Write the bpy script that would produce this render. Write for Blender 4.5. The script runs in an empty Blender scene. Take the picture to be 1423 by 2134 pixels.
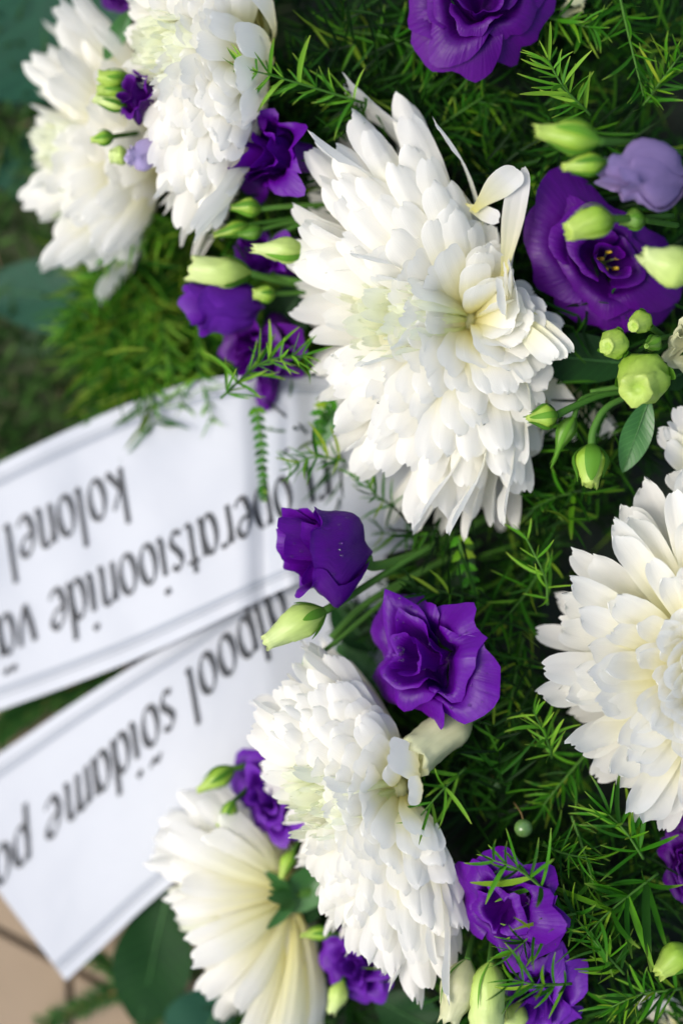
import bpy, math, random
import numpy as np
from mathutils import Vector, Matrix
random.seed(7); np.random.seed(7)
R_ = random.Random(11)
PI = math.pi
scene = bpy.context.scene

# ---------------------------------------------------------------- units, camera, light
S = 0.00015            # metres per layout unit
D = 3400.0             # camera height over the focus plane, layout units
cam = bpy.data.cameras.new("camera"); camo = bpy.data.objects.new("camera", cam)
scene.collection.objects.link(camo); scene.camera = camo
camo.location = (0, 0, D * S)
cam.sensor_fit = 'VERTICAL'; cam.sensor_height = 36.0
cam.lens = 36.0 * D / 2134.0
cam.clip_start = 0.01; cam.clip_end = 200
cam.dof.use_dof = True; cam.dof.focus_distance = D * S
cam.dof.aperture_fstop = 2.5

SUN_EL, SUN_AZ = math.radians(52), math.radians(190)   # azimuth of the light, measured from +X
world = bpy.data.worlds.new("World"); scene.world = world; world.use_nodes = True
wn = world.node_tree; wn.nodes.clear()
sky = wn.nodes.new("ShaderNodeTexSky"); sky.sky_type = 'NISHITA'; sky.sun_disc = False
sky.sun_elevation = SUN_EL; sky.sun_rotation = PI / 2 - SUN_AZ
sky.air_density = 1.0; sky.dust_density = 3.5; sky.ozone_density = 1.0
bg = wn.nodes.new("ShaderNodeBackground"); bg.inputs[1].default_value = 0.12
wo = wn.nodes.new("ShaderNodeOutputWorld")
wn.links.new(sky.outputs[0], bg.inputs[0]); wn.links.new(bg.outputs[0], wo.inputs[0])
sl = bpy.data.lights.new("sun", 'SUN'); sl.energy = 1.35; sl.angle = math.radians(26); sl.color = (1.0, 0.965, 0.92)
so = bpy.data.objects.new("sun", sl); scene.collection.objects.link(so)
sd = Vector((math.cos(SUN_AZ) * math.cos(SUN_EL), math.sin(SUN_AZ) * math.cos(SUN_EL), math.sin(SUN_EL)))
so.rotation_euler = sd.to_track_quat('Z', 'Y').to_euler(); so.location = sd
scene.view_settings.view_transform = 'Standard'; scene.view_settings.look = 'None'
scene.view_settings.exposure = 0.78; scene.view_settings.gamma = 1.0
scene.cycles.use_denoising = True
scene.cycles.max_bounces = 10; scene.cycles.diffuse_bounces = 8; scene.cycles.transmission_bounces = 8

# ---------------------------------------------------------------- helpers
def P(x, y, z=0.0):
    """a spot seen at (x, y) in the picture, z above the focus plane -> layout coordinates"""
    k = (D - z) / D
    return Vector(((x - 711.5) * k, (1067 - y) * k, z))
def Pn(x, y, z): return np.array(P(x, y, z))
coll = scene.collection
def link(o, parent=None):
    coll.objects.link(o)
    if parent is not None: o.parent = parent
    return o
def tagit(o, label=None, cat=None, group=None, kind=None):
    if label: o['label'] = label
    if cat: o['category'] = cat
    if group: o['group'] = group
    if kind: o['kind'] = kind
    return o
def thing(name, label, cat, loc, group=None):
    o = bpy.data.objects.new(name, None); o.empty_display_size = 0.01
    o.location = Vector(loc) * S
    link(o); return tagit(o, label, cat, group)
def mesh_from(name, V, F, uv=None, smooth=True, mat=None):
    me = bpy.data.meshes.new(name)
    me.from_pydata([tuple(map(float, v)) for v in V], [], [tuple(f) for f in F])
    if uv is not None:
        l = me.uv_layers.new(name="UVMap")
        vi = np.empty(len(me.loops), dtype=np.int32); me.loops.foreach_get("vertex_index", vi)
        l.data.foreach_set("uv", np.asarray(uv, dtype=np.float32)[vi].ravel())
    if smooth: me.polygons.foreach_set("use_smooth", [True] * len(me.polygons))
    if mat: me.materials.append(mat)
    me.update()
    return me
def baked(name, V, F, mat, parent=None, uv=None, smooth=True):
    """vertices in layout coordinates; origin at the parent's spot or the middle of the mesh"""
    V = np.asarray(V, float)
    org = np.array(parent.location) / S if parent is not None and parent.parent is None else V.mean(0)
    p = parent
    if parent is not None and parent.parent is not None:
        org = np.array(parent.parent.location) / S + np.array(parent.location) / S
    me = mesh_from(name, (V - org) * S, F, uv, smooth, mat)
    o = bpy.data.objects.new(name, me); link(o, p)
    if parent is None: o.location = Vector(org) * S
    return o
def inst(name, me, parent, pos, X, Z, sc):
    """a shared mesh put at pos (layout), local X along X, local Z near Z"""
    X = Vector(X).normalized(); Z = Vector(Z); Y = Z.cross(X)
    if Y.length < 1e-4: Y = Vector((0.1, 1, 0.2)).cross(X)
    Y.normalize(); Z = X.cross(Y)
    m = Matrix((X, Y, Z)).transposed().to_4x4()
    o = bpy.data.objects.new(name, me); link(o, parent)
    org = Vector(parent.location) / S
    o.matrix_basis = Matrix.Translation((Vector(pos) - org) * S) @ m @ Matrix.Diagonal((sc[0] * S, sc[1] * S, sc[2] * S, 1))
    return o
def gridF(nu, nv, off=0, wrap=False):
    F = []
    for i in range(nu - 1):
        for j in range(nv if wrap else nv - 1):
            a = off + i * nv + j; b = off + i * nv + (j + 1) % nv
            F.append((a, b, b + nv, a + nv))
    return F
def bez(pts, n):
    """smooth curve through the points"""
    pts = [np.array(p, float) for p in pts]
    if len(pts) == 2: return np.array([pts[0] + (pts[1] - pts[0]) * t for t in np.linspace(0, 1, n)])
    out = []; m = len(pts) - 1
    for q in np.linspace(0, m - 1e-6, n):
        i = int(q); f = q - i
        p1, p2 = pts[i], pts[i + 1]
        p0 = pts[i - 1] if i > 0 else 2 * p1 - p2
        p3 = pts[i + 2] if i + 2 <= m else 2 * p2 - p1
        out.append(0.5 * ((2 * p1) + (-p0 + p2) * f + (2 * p0 - 5 * p1 + 4 * p2 - p3) * f * f + (-p0 + 3 * p1 - 3 * p2 + p3) * f ** 3))
    return np.array(out)
def tube(path, rad, ns=8):
    path = np.asarray(path, float); n = len(path)
    rad = np.asarray(rad) * np.ones(n)
    T = np.gradient(path, axis=0); T /= np.linalg.norm(T, axis=1)[:, None] + 1e-9
    ref = np.array([0.13, 0.2, 1.0]); V = []; uv = []
    for i in range(n):
        a = np.cross(ref, T[i])
        if np.linalg.norm(a) < .05: a = np.cross([1, 0, 0], T[i])
        a /= np.linalg.norm(a); b = np.cross(T[i], a)
        for k in range(ns):
            c = 2 * PI * k / ns
            V.append(path[i] + rad[i] * (math.cos(c) * a + math.sin(c) * b)); uv.append((i / (n - 1), k / ns))
    F = gridF(n, ns, 0, True)
    F.append(tuple(range(ns))[::-1]); F.append(tuple((n - 1) * ns + k for k in range(ns)))
    return V, F, uv
def norm(v):
    v = np.asarray(v, float); return v / (np.linalg.norm(v) + 1e-9)
def basis(a):
    a = norm(a); r = np.array([0, 0, 1.0]) if abs(a[2]) < .9 else np.array([0, 1.0, 0])
    u = norm(np.cross(r, a)); return a, u, np.cross(a, u)

def ball(c, r, n=12, m=18, rs=None, sq=1):
    V = []; uv = []
    for i in range(n):
        th = PI * (i + .02) / (n - .96)
        for j in range(m):
            f = 2 * PI * j / m; V.append(np.array(c) + r * np.array([math.sin(th) * math.cos(f), math.sin(th) * math.sin(f), math.cos(th) * sq])); uv.append((i / n, j / m))
    return V, [f[::-1] for f in gridF(n, m, 0, True)] + [tuple(range(m)), tuple((n - 1) * m + q for q in range(m))[::-1]], uv
# ---------------------------------------------------------------- materials
def new_mat(name):
    m = bpy.data.materials.new(name); m.use_nodes = True
    nt = m.node_tree; nt.nodes.clear(); return m, nt
def N(nt, t, **kw):
    n = nt.nodes.new(t)
    for k, v in kw.items(): setattr(n, k, v)
    return n
def ramp(nt, fac, stops):
    r = N(nt, "ShaderNodeValToRGB"); e = r.color_ramp.elements
    while len(e) < len(stops): e.new(0.5)
    for i, (p, c) in enumerate(stops): e[i].position = p; e[i].color = (*c, 1)
    nt.links.new(fac, r.inputs[0]); return r.outputs[0]
def mixc(nt, fac, a, b, mode='MIX'):
    m = N(nt, "ShaderNodeMix", data_type='RGBA', blend_type=mode)
    for s, v in ((m.inputs[0], fac), (m.inputs[6], a), (m.inputs[7], b)):
        if hasattr(v, 'links'): nt.links.new(v, s)
        elif isinstance(v, tuple): s.default_value = (*v, 1)
        else: s.default_value = v
    return m.outputs[2]
def mth(nt, op, a, b=0.0):
    m = N(nt, "ShaderNodeMath", operation=op)
    for s, v in ((m.inputs[0], a), (m.inputs[1], b)):
        if hasattr(v, 'links'): nt.links.new(v, s)
        else: s.default_value = v
    return m.outputs[0]
def finish(nt, col, rough=.5, transl=.0, tcol=None, bump=None, bstr=.3, bdist=.0004, spec=.4, sheen=0, coat=0):
    p = N(nt, "ShaderNodeBsdfPrincipled")
    if hasattr(col, 'links'): nt.links.new(col, p.inputs['Base Color'])
    else: p.inputs['Base Color'].default_value = (*col, 1)
    if hasattr(rough, 'links'): nt.links.new(rough, p.inputs['Roughness'])
    else: p.inputs['Roughness'].default_value = rough
    p.inputs['Specular IOR Level'].default_value = spec
    p.inputs['Sheen Weight'].default_value = sheen
    p.inputs['Coat Weight'].default_value = coat
    out = N(nt, "ShaderNodeOutputMaterial"); sh = p.outputs[0]
    if bump is not None:
        b = N(nt, "ShaderNodeBump"); b.inputs['Strength'].default_value = bstr; b.inputs['Distance'].default_value = bdist
        nt.links.new(bump, b.inputs['Height']); nt.links.new(b.outputs[0], p.inputs['Normal'])
    if transl > 0:
        t = N(nt, "ShaderNodeBsdfTranslucent"); tc = tcol if tcol is not None else col
        if hasattr(tc, 'links'): nt.links.new(tc, t.inputs[0])
        else: t.inputs[0].default_value = (*tc, 1)
        mx = N(nt, "ShaderNodeMixShader"); mx.inputs[0].default_value = transl
        nt.links.new(sh, mx.inputs[1]); nt.links.new(t.outputs[0], mx.inputs[2]); sh = mx.outputs[0]
    nt.links.new(sh, out.inputs[0])
def uvsep(nt):
    u = N(nt, "ShaderNodeUVMap"); s = N(nt, "ShaderNodeSeparateXYZ"); nt.links.new(u.outputs[0], s.inputs[0])
    return s.outputs[0], s.outputs[1]
def streaks(nt, su, sv, scale=3.0, detail=3):
    u = N(nt, "ShaderNodeUVMap"); m = N(nt, "ShaderNodeMapping"); m.inputs['Scale'].default_value = (su, sv, 1)
    oi = N(nt, "ShaderNodeObjectInfo"); cb = N(nt, "ShaderNodeCombineXYZ")
    nt.links.new(mth(nt, 'MULTIPLY', oi.outputs['Random'], 40.0), cb.inputs[0]); nt.links.new(cb.outputs[0], m.inputs['Location'])
    n = N(nt, "ShaderNodeTexNoise"); n.inputs['Scale'].default_value = scale; n.inputs['Detail'].default_value = detail
    nt.links.new(u.outputs[0], m.inputs[0]); nt.links.new(m.outputs[0], n.inputs[0]); return n.outputs[0]
def noise(nt, scale, detail=3, coord='Object'):
    tc = N(nt, "ShaderNodeTexCoord"); n = N(nt, "ShaderNodeTexNoise")
    n.inputs['Scale'].default_value = scale; n.inputs['Detail'].default_value = detail
    nt.links.new(tc.outputs[coord], n.inputs[0]); return n.outputs[0]

def petal_mat(name, base, mid, tip, transl=.3):
    m, nt = new_mat(name); u, v = uvsep(nt)
    c = ramp(nt, u, [(0.0, base), (0.38, mid), (0.78, tip), (1.0, tip)])
    st = streaks(nt, 1.2, 14, 2.2, 3)
    c = mixc(nt, mth(nt, 'MULTIPLY', st, .25), c, (0.93, 0.93, 0.9), 'MULTIPLY')
    finish(nt, c, .5, transl, bump=st, bstr=.28, bdist=.00035, spec=.3, sheen=.1)
    return m
M = {}
M['mum'] = petal_mat("chrysanthemum_petal", (.84, .78, .24), (.93, .905, .60), (.945, .938, .885), .5)
M['mum_cream'] = petal_mat("cream_petal", (.70, .68, .28), (.87, .85, .58), (.91, .90, .80), .46)
M['mum_green'] = petal_mat("young_petal", (.70, .78, .30), (.84, .90, .50), (.91, .935, .77), .48)
def purple_mat(name, deep, rim, pale, transl=.27):
    m, nt = new_mat(name); u, v = uvsep(nt)
    c = ramp(nt, u, [(0.0, pale), (0.12, deep), (0.7, deep), (0.97, rim)])
    st = streaks(nt, 1.5, 16, 2.5, 4)
    blot = noise(nt, 60, 4); wr = noise(nt, 420, 3); hb = mth(nt, 'ADD', st, mth(nt, 'MULTIPLY', wr, .5))
    c = mixc(nt, mth(nt, 'MULTIPLY', st, .55), c, tuple(.45 * x for x in deep))
    c = mixc(nt, mth(nt, 'MULTIPLY', mth(nt, 'SUBTRACT', blot, .35), .5), c, rim)
    finish(nt, c, mth(nt, 'ADD', mth(nt, 'MULTIPLY', wr, .3), .28), transl, tcol=rim, bump=hb, bstr=.5, bdist=.0006, spec=.3)
    return m
M['purple'] = purple_mat("violet_petal", (.066, .0005, .180), (.135, .0012, .34), (.20, .10, .28))
M['purple_dark'] = purple_mat("dark_violet_petal", (.052, .0004, .135), (.115, .001, .25), (.03, .005, .05))
M['purple_blue'] = purple_mat("blue_violet_petal", (.095, .006, .28), (.17, .02, .43), (.3, .2, .5))
M['lilac'] = purple_mat("lilac_petal", (.26, .19, .40), (.40, .30, .58), (.3, .3, .25))
M['lilac_pale'] = purple_mat("pale_lilac_petal", (.50, .42, .68), (.60, .52, .78), (.55, .6, .3))
def bud_mat(name, base, mid, tip, transl=.25):
    m, nt = new_mat(name); u, v = uvsep(nt)
    c = ramp(nt, u, [(0.0, base), (0.4, mid), (1.0, tip)])
    st = streaks(nt, 1.5, 10, 2.5, 3)
    c = mixc(nt, mth(nt, 'MULTIPLY', st, .45), c, tuple(.7 * x for x in base))
    finish(nt, c, .42, transl, bump=st, bstr=.3, bdist=.0004, spec=.4)
    return m
M['bud'] = bud_mat("green_bud", (.16, .32, .03), (.34, .56, .05), (.56, .72, .16))
M['bud_pale'] = bud_mat("pale_bud", (.34, .52, .07), (.58, .74, .20), (.72, .82, .38))
M['bud_cream'] = bud_mat("cream_bud", (.42, .46, .20), (.62, .62, .36), (.66, .68, .42))
M['bud_dark'] = bud_mat("dark_bud", (.06, .16, .02), (.15, .33, .04), (.28, .48, .08))
def green_mat(name, stops, src='random', rough=.42, transl=.25, tip=None):
    m, nt = new_mat(name); u, v = uvsep(nt)
    if src == 'random':
        oi = N(nt, "ShaderNodeObjectInfo"); f = oi.outputs['Random']
    else: f = v
    c = ramp(nt, f, stops)
    if tip:
        t = ramp(nt, u, [(0.72, (0, 0, 0)), (1.0, (.7, .7, .7))])
        c = mixc(nt, t, c, tip)
    finish(nt, c, rough + .1, transl, spec=.14)
    return m
FG = [(0, (.010, .052, .002)), (.35, (.022, .125, .004)), (.7, (.050, .215, .006)), (.9, (.12, .28, .01)), (1, (.24, .33, .02))]
M['fern'] = green_mat("fern_leaf", FG, tip=(.20, .30, .04))
M['fern_mass'] = green_mat("fern_mass_leaf", [(0, (.002, .011, .001)), (.4, (.006, .030, .0015)), (.75, (.015, .086, .003)), (.93, (.045, .15, .005)), (1, (.13, .21, .015))], 'uv')  # darker than the single sprigs, gap shade put into the leaf colour
M['fern_bright'] = green_mat("bright_fern_leaf", [(0, (.04, .17, .01)), (.5, (.09, .28, .015)), (1, (.2, .4, .03))], tip=(.3, .4, .05))
M['grass'] = green_mat("grass_blade", [(0, (.02, .05, .012)), (.5, (.04, .11, .02)), (.8, (.07, .16, .03)), (.93, (.10, .10, .05)), (1, (.2, .14, .09))], 'uv', .6)
M['needle'] = green_mat("fir_needle", [(0, (.02, .09, .02)), (.7, (.05, .16, .03)), (1, (.12, .2, .05))], 'uv', .5)
M['stem'] = green_mat("stem_green", [(0, (.05, .15, .02)), (1, (.10, .24, .04))])
M['twig'] = green_mat("twig_brown", [(0, (.12, .08, .03)), (1, (.2, .14, .05))], rough=.7, transl=0)
M['sepal'] = green_mat("sepal_green", [(0, (.06, .18, .015)), (1, (.14, .34, .03))])
def leaf_mat(name, dark, light, rough=.3, sp=.5):
    m, nt = new_mat(name); u, v = uvsep(nt)
    # side veins: waves slanted off the midrib
    a = mth(nt, 'ABSOLUTE', mth(nt, 'SUBTRACT', v, .5))
    w = mth(nt, 'SINE', mth(nt, 'MULTIPLY', mth(nt, 'SUBTRACT', u, mth(nt, 'MULTIPLY', a, .35)), 70.0))
    vein = ramp(nt, w, [(0.80, (0, 0, 0)), (1.0, (1, 1, 1))])
    n = noise(nt, 70, 5)
    c = mixc(nt, n, dark, light); c = mixc(nt, mth(nt, 'MULTIPLY', vein, .3), c, tuple(1.7 * x for x in light))
    r = mth(nt, 'ADD', mth(nt, 'MULTIPLY', n, .3), rough - .12)
    h = mth(nt, 'ADD', mth(nt, 'MULTIPLY', vein, -.5), n)
    finish(nt, c, r, .1, bump=h, bstr=.35, bdist=.0006, spec=sp)
    return m
M['leaf'] = leaf_mat("broad_leaf", (.003, .024, .003), (.008, .05, .006), .5, .22)
M['leaf_blue'] = leaf_mat("blue_green_leaf", (.009, .045, .026), (.016, .078, .040), .55, .22)
M['leaf_mid'] = leaf_mat("mid_green_leaf", (.025, .10, .02), (.045, .17, .03), .4)

m, nt = new_mat("ribbon_satin"); n1 = noise(nt, 900, 2); n2 = noise(nt, 12, 3)
c = mixc(nt, n2, (.425, .455, .495), (.475, .505, .54)); n3 = noise(nt, 55, 2); finish(nt, c, .42, .12, bump=mth(nt, 'ADD', mth(nt, 'MULTIPLY', n1, .05), n3), bstr=.2, bdist=.0022, spec=.35); M['ribbon'] = m
m, nt = new_mat("print_ink"); finish(nt, (.018, .022, .026), .6); M['ink'] = m
m, nt = new_mat("border_ink"); finish(nt, (.28, .31, .35), .6); M['ink_grey'] = m
m, nt = new_mat("paver_face"); n1 = noise(nt, 25, 5); n2 = noise(nt, 700, 3)
c = mixc(nt, n1, (.27, .205, .135), (.35, .27, .185)); c = mixc(nt, mth(nt, 'MULTIPLY', n2, .35), c, (.26, .20, .135))
finish(nt, c, .85, bump=n2, bstr=.5, bdist=.0006, spec=.2); M['paver'] = m
m, nt = new_mat("joint_sand"); n1 = noise(nt, 300, 4)
finish(nt, mixc(nt, n1, (.07, .05, .033), (.12, .09, .06)), .9, bump=n1, bstr=.6, bdist=.001); M['joint'] = m
m, nt = new_mat("turf_soil"); n1 = noise(nt, 60, 5)
finish(nt, mixc(nt, n1, (.012, .03, .008), (.05, .06, .025)), .95, bump=n1, bstr=.8, bdist=.003); M['soil'] = m
m, nt = new_mat("gap_shade_base"); n1 = noise(nt, 120, 4)
finish(nt, mixc(nt, n1, (.002, .005, .002), (.006, .015, .004)), .75, bump=n1, bstr=1, bdist=.002); M['base'] = m  # near black: the shade in the fern gaps is painted into the base
m, nt = new_mat("stamen_yellow"); finish(nt, (.75, .5, .03), .6); M['yellow'] = m
m, nt = new_mat("berry_skin"); finish(nt, (.12, .24, .06), .18, .1, spec=.6, coat=.4); M['berry'] = m
m, nt = new_mat("water_drop")
g = N(nt, "ShaderNodeBsdfPrincipled"); g.inputs['Transmission Weight'].default_value = 1; g.inputs['IOR'].default_value = 1.33
g.inputs['Roughness'].default_value = .02; g.inputs['Base Color'].default_value = (1, 1, 1, 1)
o_ = N(nt, "ShaderNodeOutputMaterial"); nt.links.new(g.outputs[0], o_.inputs[0]); M['drop'] = m

# ---------------------------------------------------------------- setting: ground, pavers, turf
GZ = -700.0
def sheet(name, pts, z, mat):
    V = [P(*p, 0) for p in pts]; V = [(v[0], v[1], z) for v in V]
    o = baked(name, V, [tuple(range(len(V)))[::-1]], mat, smooth=False); return tagit(o, kind='structure')
big = 60000
o = baked("ground", [(-big, -big, GZ - 30), (big, -big, GZ - 30), (big, big, GZ - 30), (-big, big, GZ - 30)], [(0, 1, 2, 3)], M['joint'], smooth=False)
tagit(o, kind='structure')
# turf bank to the left and top
tx, ty = np.meshgrid(np.linspace(-3200, 3200, 60), np.linspace(-350, 5000, 50), indexing='ij')
tz = GZ + 12 + 25 * np.sin(tx * .004 + 1) * np.cos(ty * .005) + np.random.rand(*tx.shape) * 18
tz -= 60 * np.clip((-150 - ty) / 200, 0, 1)
V = np.stack([tx, ty, tz], -1).reshape(-1, 3)
tagit(baked("turf", V, [f[::-1] for f in gridF(60, 50)], M['soil']), kind='structure')
# pavers: courses along e1, broken joints
pav = bpy.data.objects.new("pavement", None); link(pav); pav['kind'] = 'structure'; pav.location = P(145, 2000, GZ) * S
J = P(146, 2016, GZ); e1 = norm(np.array(P(146, 2016, GZ) - P(0, 1940, GZ))); e2 = np.array([0.02, -1.0, 0])
TW, TH, gap = 620.0, 430.0, 9.0
def paver(a, b):
    c = []
    for (u, v) in ((a + gap, b + gap), (a + TW - gap, b + gap), (a + TW - gap, b + TH - gap), (a + gap, b + TH - gap)):
        q = np.array(J) + e1 * u + e2 * v; c.append(q)
    c = np.array(c); m_ = c.mean(0); V = []
    for k, (z, s) in enumerate(((GZ - 28, 1.0), (GZ - 5, 1.0), (GZ + R_.uniform(-1, 1), .982))):
        for q in c: w = m_ + (q - m_) * s; V.append((w[0], w[1], z))
    F = [(8, 9, 10, 11)]
    for k in range(4):
        n_ = (k + 1) % 4; F += [(k, n_, 4 + n_, 4 + k), (4 + k, 4 + n_, 8 + n_, 8 + k)]
    F = [f[::-1] for f in F]
    baked("paving_stone", V, F, M['paver'], pav, smooth=False)
for r in range(-2, 3):
    for cidx in range(-3, 4):
        off = 0 if r % 2 == 0 else TW * .5
        paver(cidx * TW + off, r * TH)

# blades: V-shaped strips baked in bulk
def blades(spec, seg=4):
    """spec rows: base(3), dir(3), side bend(3), length, width, rnd -> V, F, uv"""
    spec = np.asarray(spec, float); n = len(spec)
    b = spec[:, 0:3]; d = spec[:, 3:6]; bd = spec[:, 6:9]; L = spec[:, 9:10]; W = spec[:, 10:11]; rn = spec[:, 11]
    d = d / (np.linalg.norm(d, axis=1)[:, None] + 1e-9)
    side = np.cross(d, np.array([[.2, .1, 1.0]])); side /= np.linalg.norm(side, axis=1)[:, None] + 1e-9
    nrm = np.cross(side, d)
    V = []; uv = []
    for i in range(seg + 1):
        t = i / seg; w = W * (math.sin(PI * (0.12 + .86 * t)) ** .6) * .5
        c = b + d * L * t + bd * L * t * t
        for k, s in ((0, -1), (1, 0), (2, 1)):
            V.append(c + side * w * s - nrm * w * .35 * (s == 0)); uv.append(np.stack([np.full(n, t), rn], -1))
    V = np.stack(V, 1).reshape(-1, 3); uv = np.stack(uv, 1).reshape(-1, 2)
    per = (seg + 1) * 3; F0 = []
    for i in range(seg):
        for k in range(2):
            a = i * 3 + k; F0.append((a, a + 1, a + 4, a + 3))
    F = (np.arange(n)[:, None, None] * per + np.array(F0)[None]).reshape(-1, 4)
    return V, F, uv
rg = np.random.RandomState(3)
# turf grass
sp = []
for _ in range(5200):
    x = rg.uniform(-1400, 500); y = rg.uniform(-350, 1500)
    a = rg.uniform(0, 2 * PI); tilt = rg.uniform(.3, 1.1)
    d = (math.cos(a) * tilt, math.sin(a) * tilt, 1)
    sp.append((x, y, GZ, *d, rg.normal(0, .2), rg.normal(0, .2), -rg.uniform(.1, .5), rg.uniform(60, 210), rg.uniform(7, 15), rg.rand()))
V, F, uv = blades(sp); tagit(baked("grass", V, F, M['grass'], uv=uv), 'dark green and brown grass behind the leftmost flowers', 'grass', kind='stuff')

# ---------------------------------------------------------------- wreath base and fern mass
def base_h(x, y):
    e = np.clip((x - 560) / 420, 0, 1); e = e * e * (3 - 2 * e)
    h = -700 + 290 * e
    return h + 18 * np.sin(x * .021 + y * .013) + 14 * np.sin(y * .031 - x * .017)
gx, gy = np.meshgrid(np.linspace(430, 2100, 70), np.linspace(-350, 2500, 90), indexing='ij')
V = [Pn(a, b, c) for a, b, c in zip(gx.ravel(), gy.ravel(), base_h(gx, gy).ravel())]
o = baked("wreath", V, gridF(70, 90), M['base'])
tagit(o, 'base deep beneath the fern and flowers, coloured near black as gap shade', 'wreath base')

def sprig_spec(p0, p1, sag, nn, per, ll, ww, rs, rnd=None, up=.25):
    """needle clusters along a curved stem"""
    p0 = np.array(p0, float); p1 = np.array(p1, float); mid = (p0 + p1) / 2 + np.array(sag)
    path = bez([p0, mid, p1], 12); out = []
    T = np.gradient(path, axis=0)
    for k in range(nn):
        f = (k + .6) / nn * 11; i = min(10, int(f)); c = path[i] + (path[i + 1] - path[i]) * (f - i); t = norm(T[i])
        a, u, w = basis(t)
        ph = rs.uniform(0, 2 * PI)
        for j in range(per):
            an = ph + 2 * PI * j / per + rs.normal(0, .3)
            sp_ = rs.uniform(.5, 1.3)
            d = t * rs.uniform(.2, 1.0) + (u * math.cos(an) + w * math.sin(an)) * sp_; d[2] *= .6; d[2] += up * rs.uniform(-.4, 1)
            d = norm(d); bd = np.array([rs.normal(0, .12), rs.normal(0, .12), rs.normal(-.1, .1)])
            taper = 1 - .35 * k / nn
            out.append((*c, *d, *bd, ll * taper * rs.uniform(.65, 1.15), ww * rs.uniform(.8, 1.2), rs.rand() if rnd is None else np.clip(rs.normal(rnd, .15), 0, 1)))
    return path, out
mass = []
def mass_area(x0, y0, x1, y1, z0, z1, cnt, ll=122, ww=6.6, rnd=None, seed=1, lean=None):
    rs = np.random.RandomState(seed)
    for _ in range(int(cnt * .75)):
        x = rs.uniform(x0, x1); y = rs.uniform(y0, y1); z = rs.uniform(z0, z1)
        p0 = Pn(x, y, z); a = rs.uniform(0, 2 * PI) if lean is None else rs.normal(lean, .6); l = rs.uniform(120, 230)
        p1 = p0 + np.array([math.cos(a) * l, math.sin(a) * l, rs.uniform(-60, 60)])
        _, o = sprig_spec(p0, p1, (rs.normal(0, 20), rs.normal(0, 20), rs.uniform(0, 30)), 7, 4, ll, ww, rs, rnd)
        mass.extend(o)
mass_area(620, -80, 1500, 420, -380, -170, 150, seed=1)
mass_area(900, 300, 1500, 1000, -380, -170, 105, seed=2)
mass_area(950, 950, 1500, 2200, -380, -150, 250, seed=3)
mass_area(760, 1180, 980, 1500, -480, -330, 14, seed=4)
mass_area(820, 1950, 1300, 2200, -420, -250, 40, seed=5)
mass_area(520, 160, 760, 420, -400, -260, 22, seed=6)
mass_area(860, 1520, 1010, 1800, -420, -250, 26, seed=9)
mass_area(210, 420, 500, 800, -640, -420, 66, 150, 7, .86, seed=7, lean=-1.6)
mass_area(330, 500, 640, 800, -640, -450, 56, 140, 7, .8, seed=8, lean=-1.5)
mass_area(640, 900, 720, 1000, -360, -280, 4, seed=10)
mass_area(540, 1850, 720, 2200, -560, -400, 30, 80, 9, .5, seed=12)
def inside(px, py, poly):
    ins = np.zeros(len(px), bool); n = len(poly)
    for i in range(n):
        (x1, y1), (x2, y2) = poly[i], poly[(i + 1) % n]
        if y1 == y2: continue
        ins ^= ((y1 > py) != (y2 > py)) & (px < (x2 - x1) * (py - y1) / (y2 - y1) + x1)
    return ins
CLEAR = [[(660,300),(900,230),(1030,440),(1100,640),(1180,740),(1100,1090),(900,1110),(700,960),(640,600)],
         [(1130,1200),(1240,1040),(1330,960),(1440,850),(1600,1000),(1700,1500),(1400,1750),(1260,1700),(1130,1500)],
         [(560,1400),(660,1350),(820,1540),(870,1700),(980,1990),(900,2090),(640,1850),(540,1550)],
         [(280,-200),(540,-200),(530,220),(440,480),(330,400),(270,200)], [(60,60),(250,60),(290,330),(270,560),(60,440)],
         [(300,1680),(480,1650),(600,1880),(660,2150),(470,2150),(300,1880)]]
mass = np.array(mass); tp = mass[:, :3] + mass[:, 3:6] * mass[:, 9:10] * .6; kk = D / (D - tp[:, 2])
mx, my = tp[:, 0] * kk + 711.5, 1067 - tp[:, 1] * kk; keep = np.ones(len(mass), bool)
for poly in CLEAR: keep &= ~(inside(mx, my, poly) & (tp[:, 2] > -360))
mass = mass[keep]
V, F, uv = blades(mass); tagit(baked("fern_mass", V, F, M['fern_mass'], uv=uv), 'tangle of fine green fern filling the gaps between the flowers', 'fern', kind='stuff')

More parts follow.
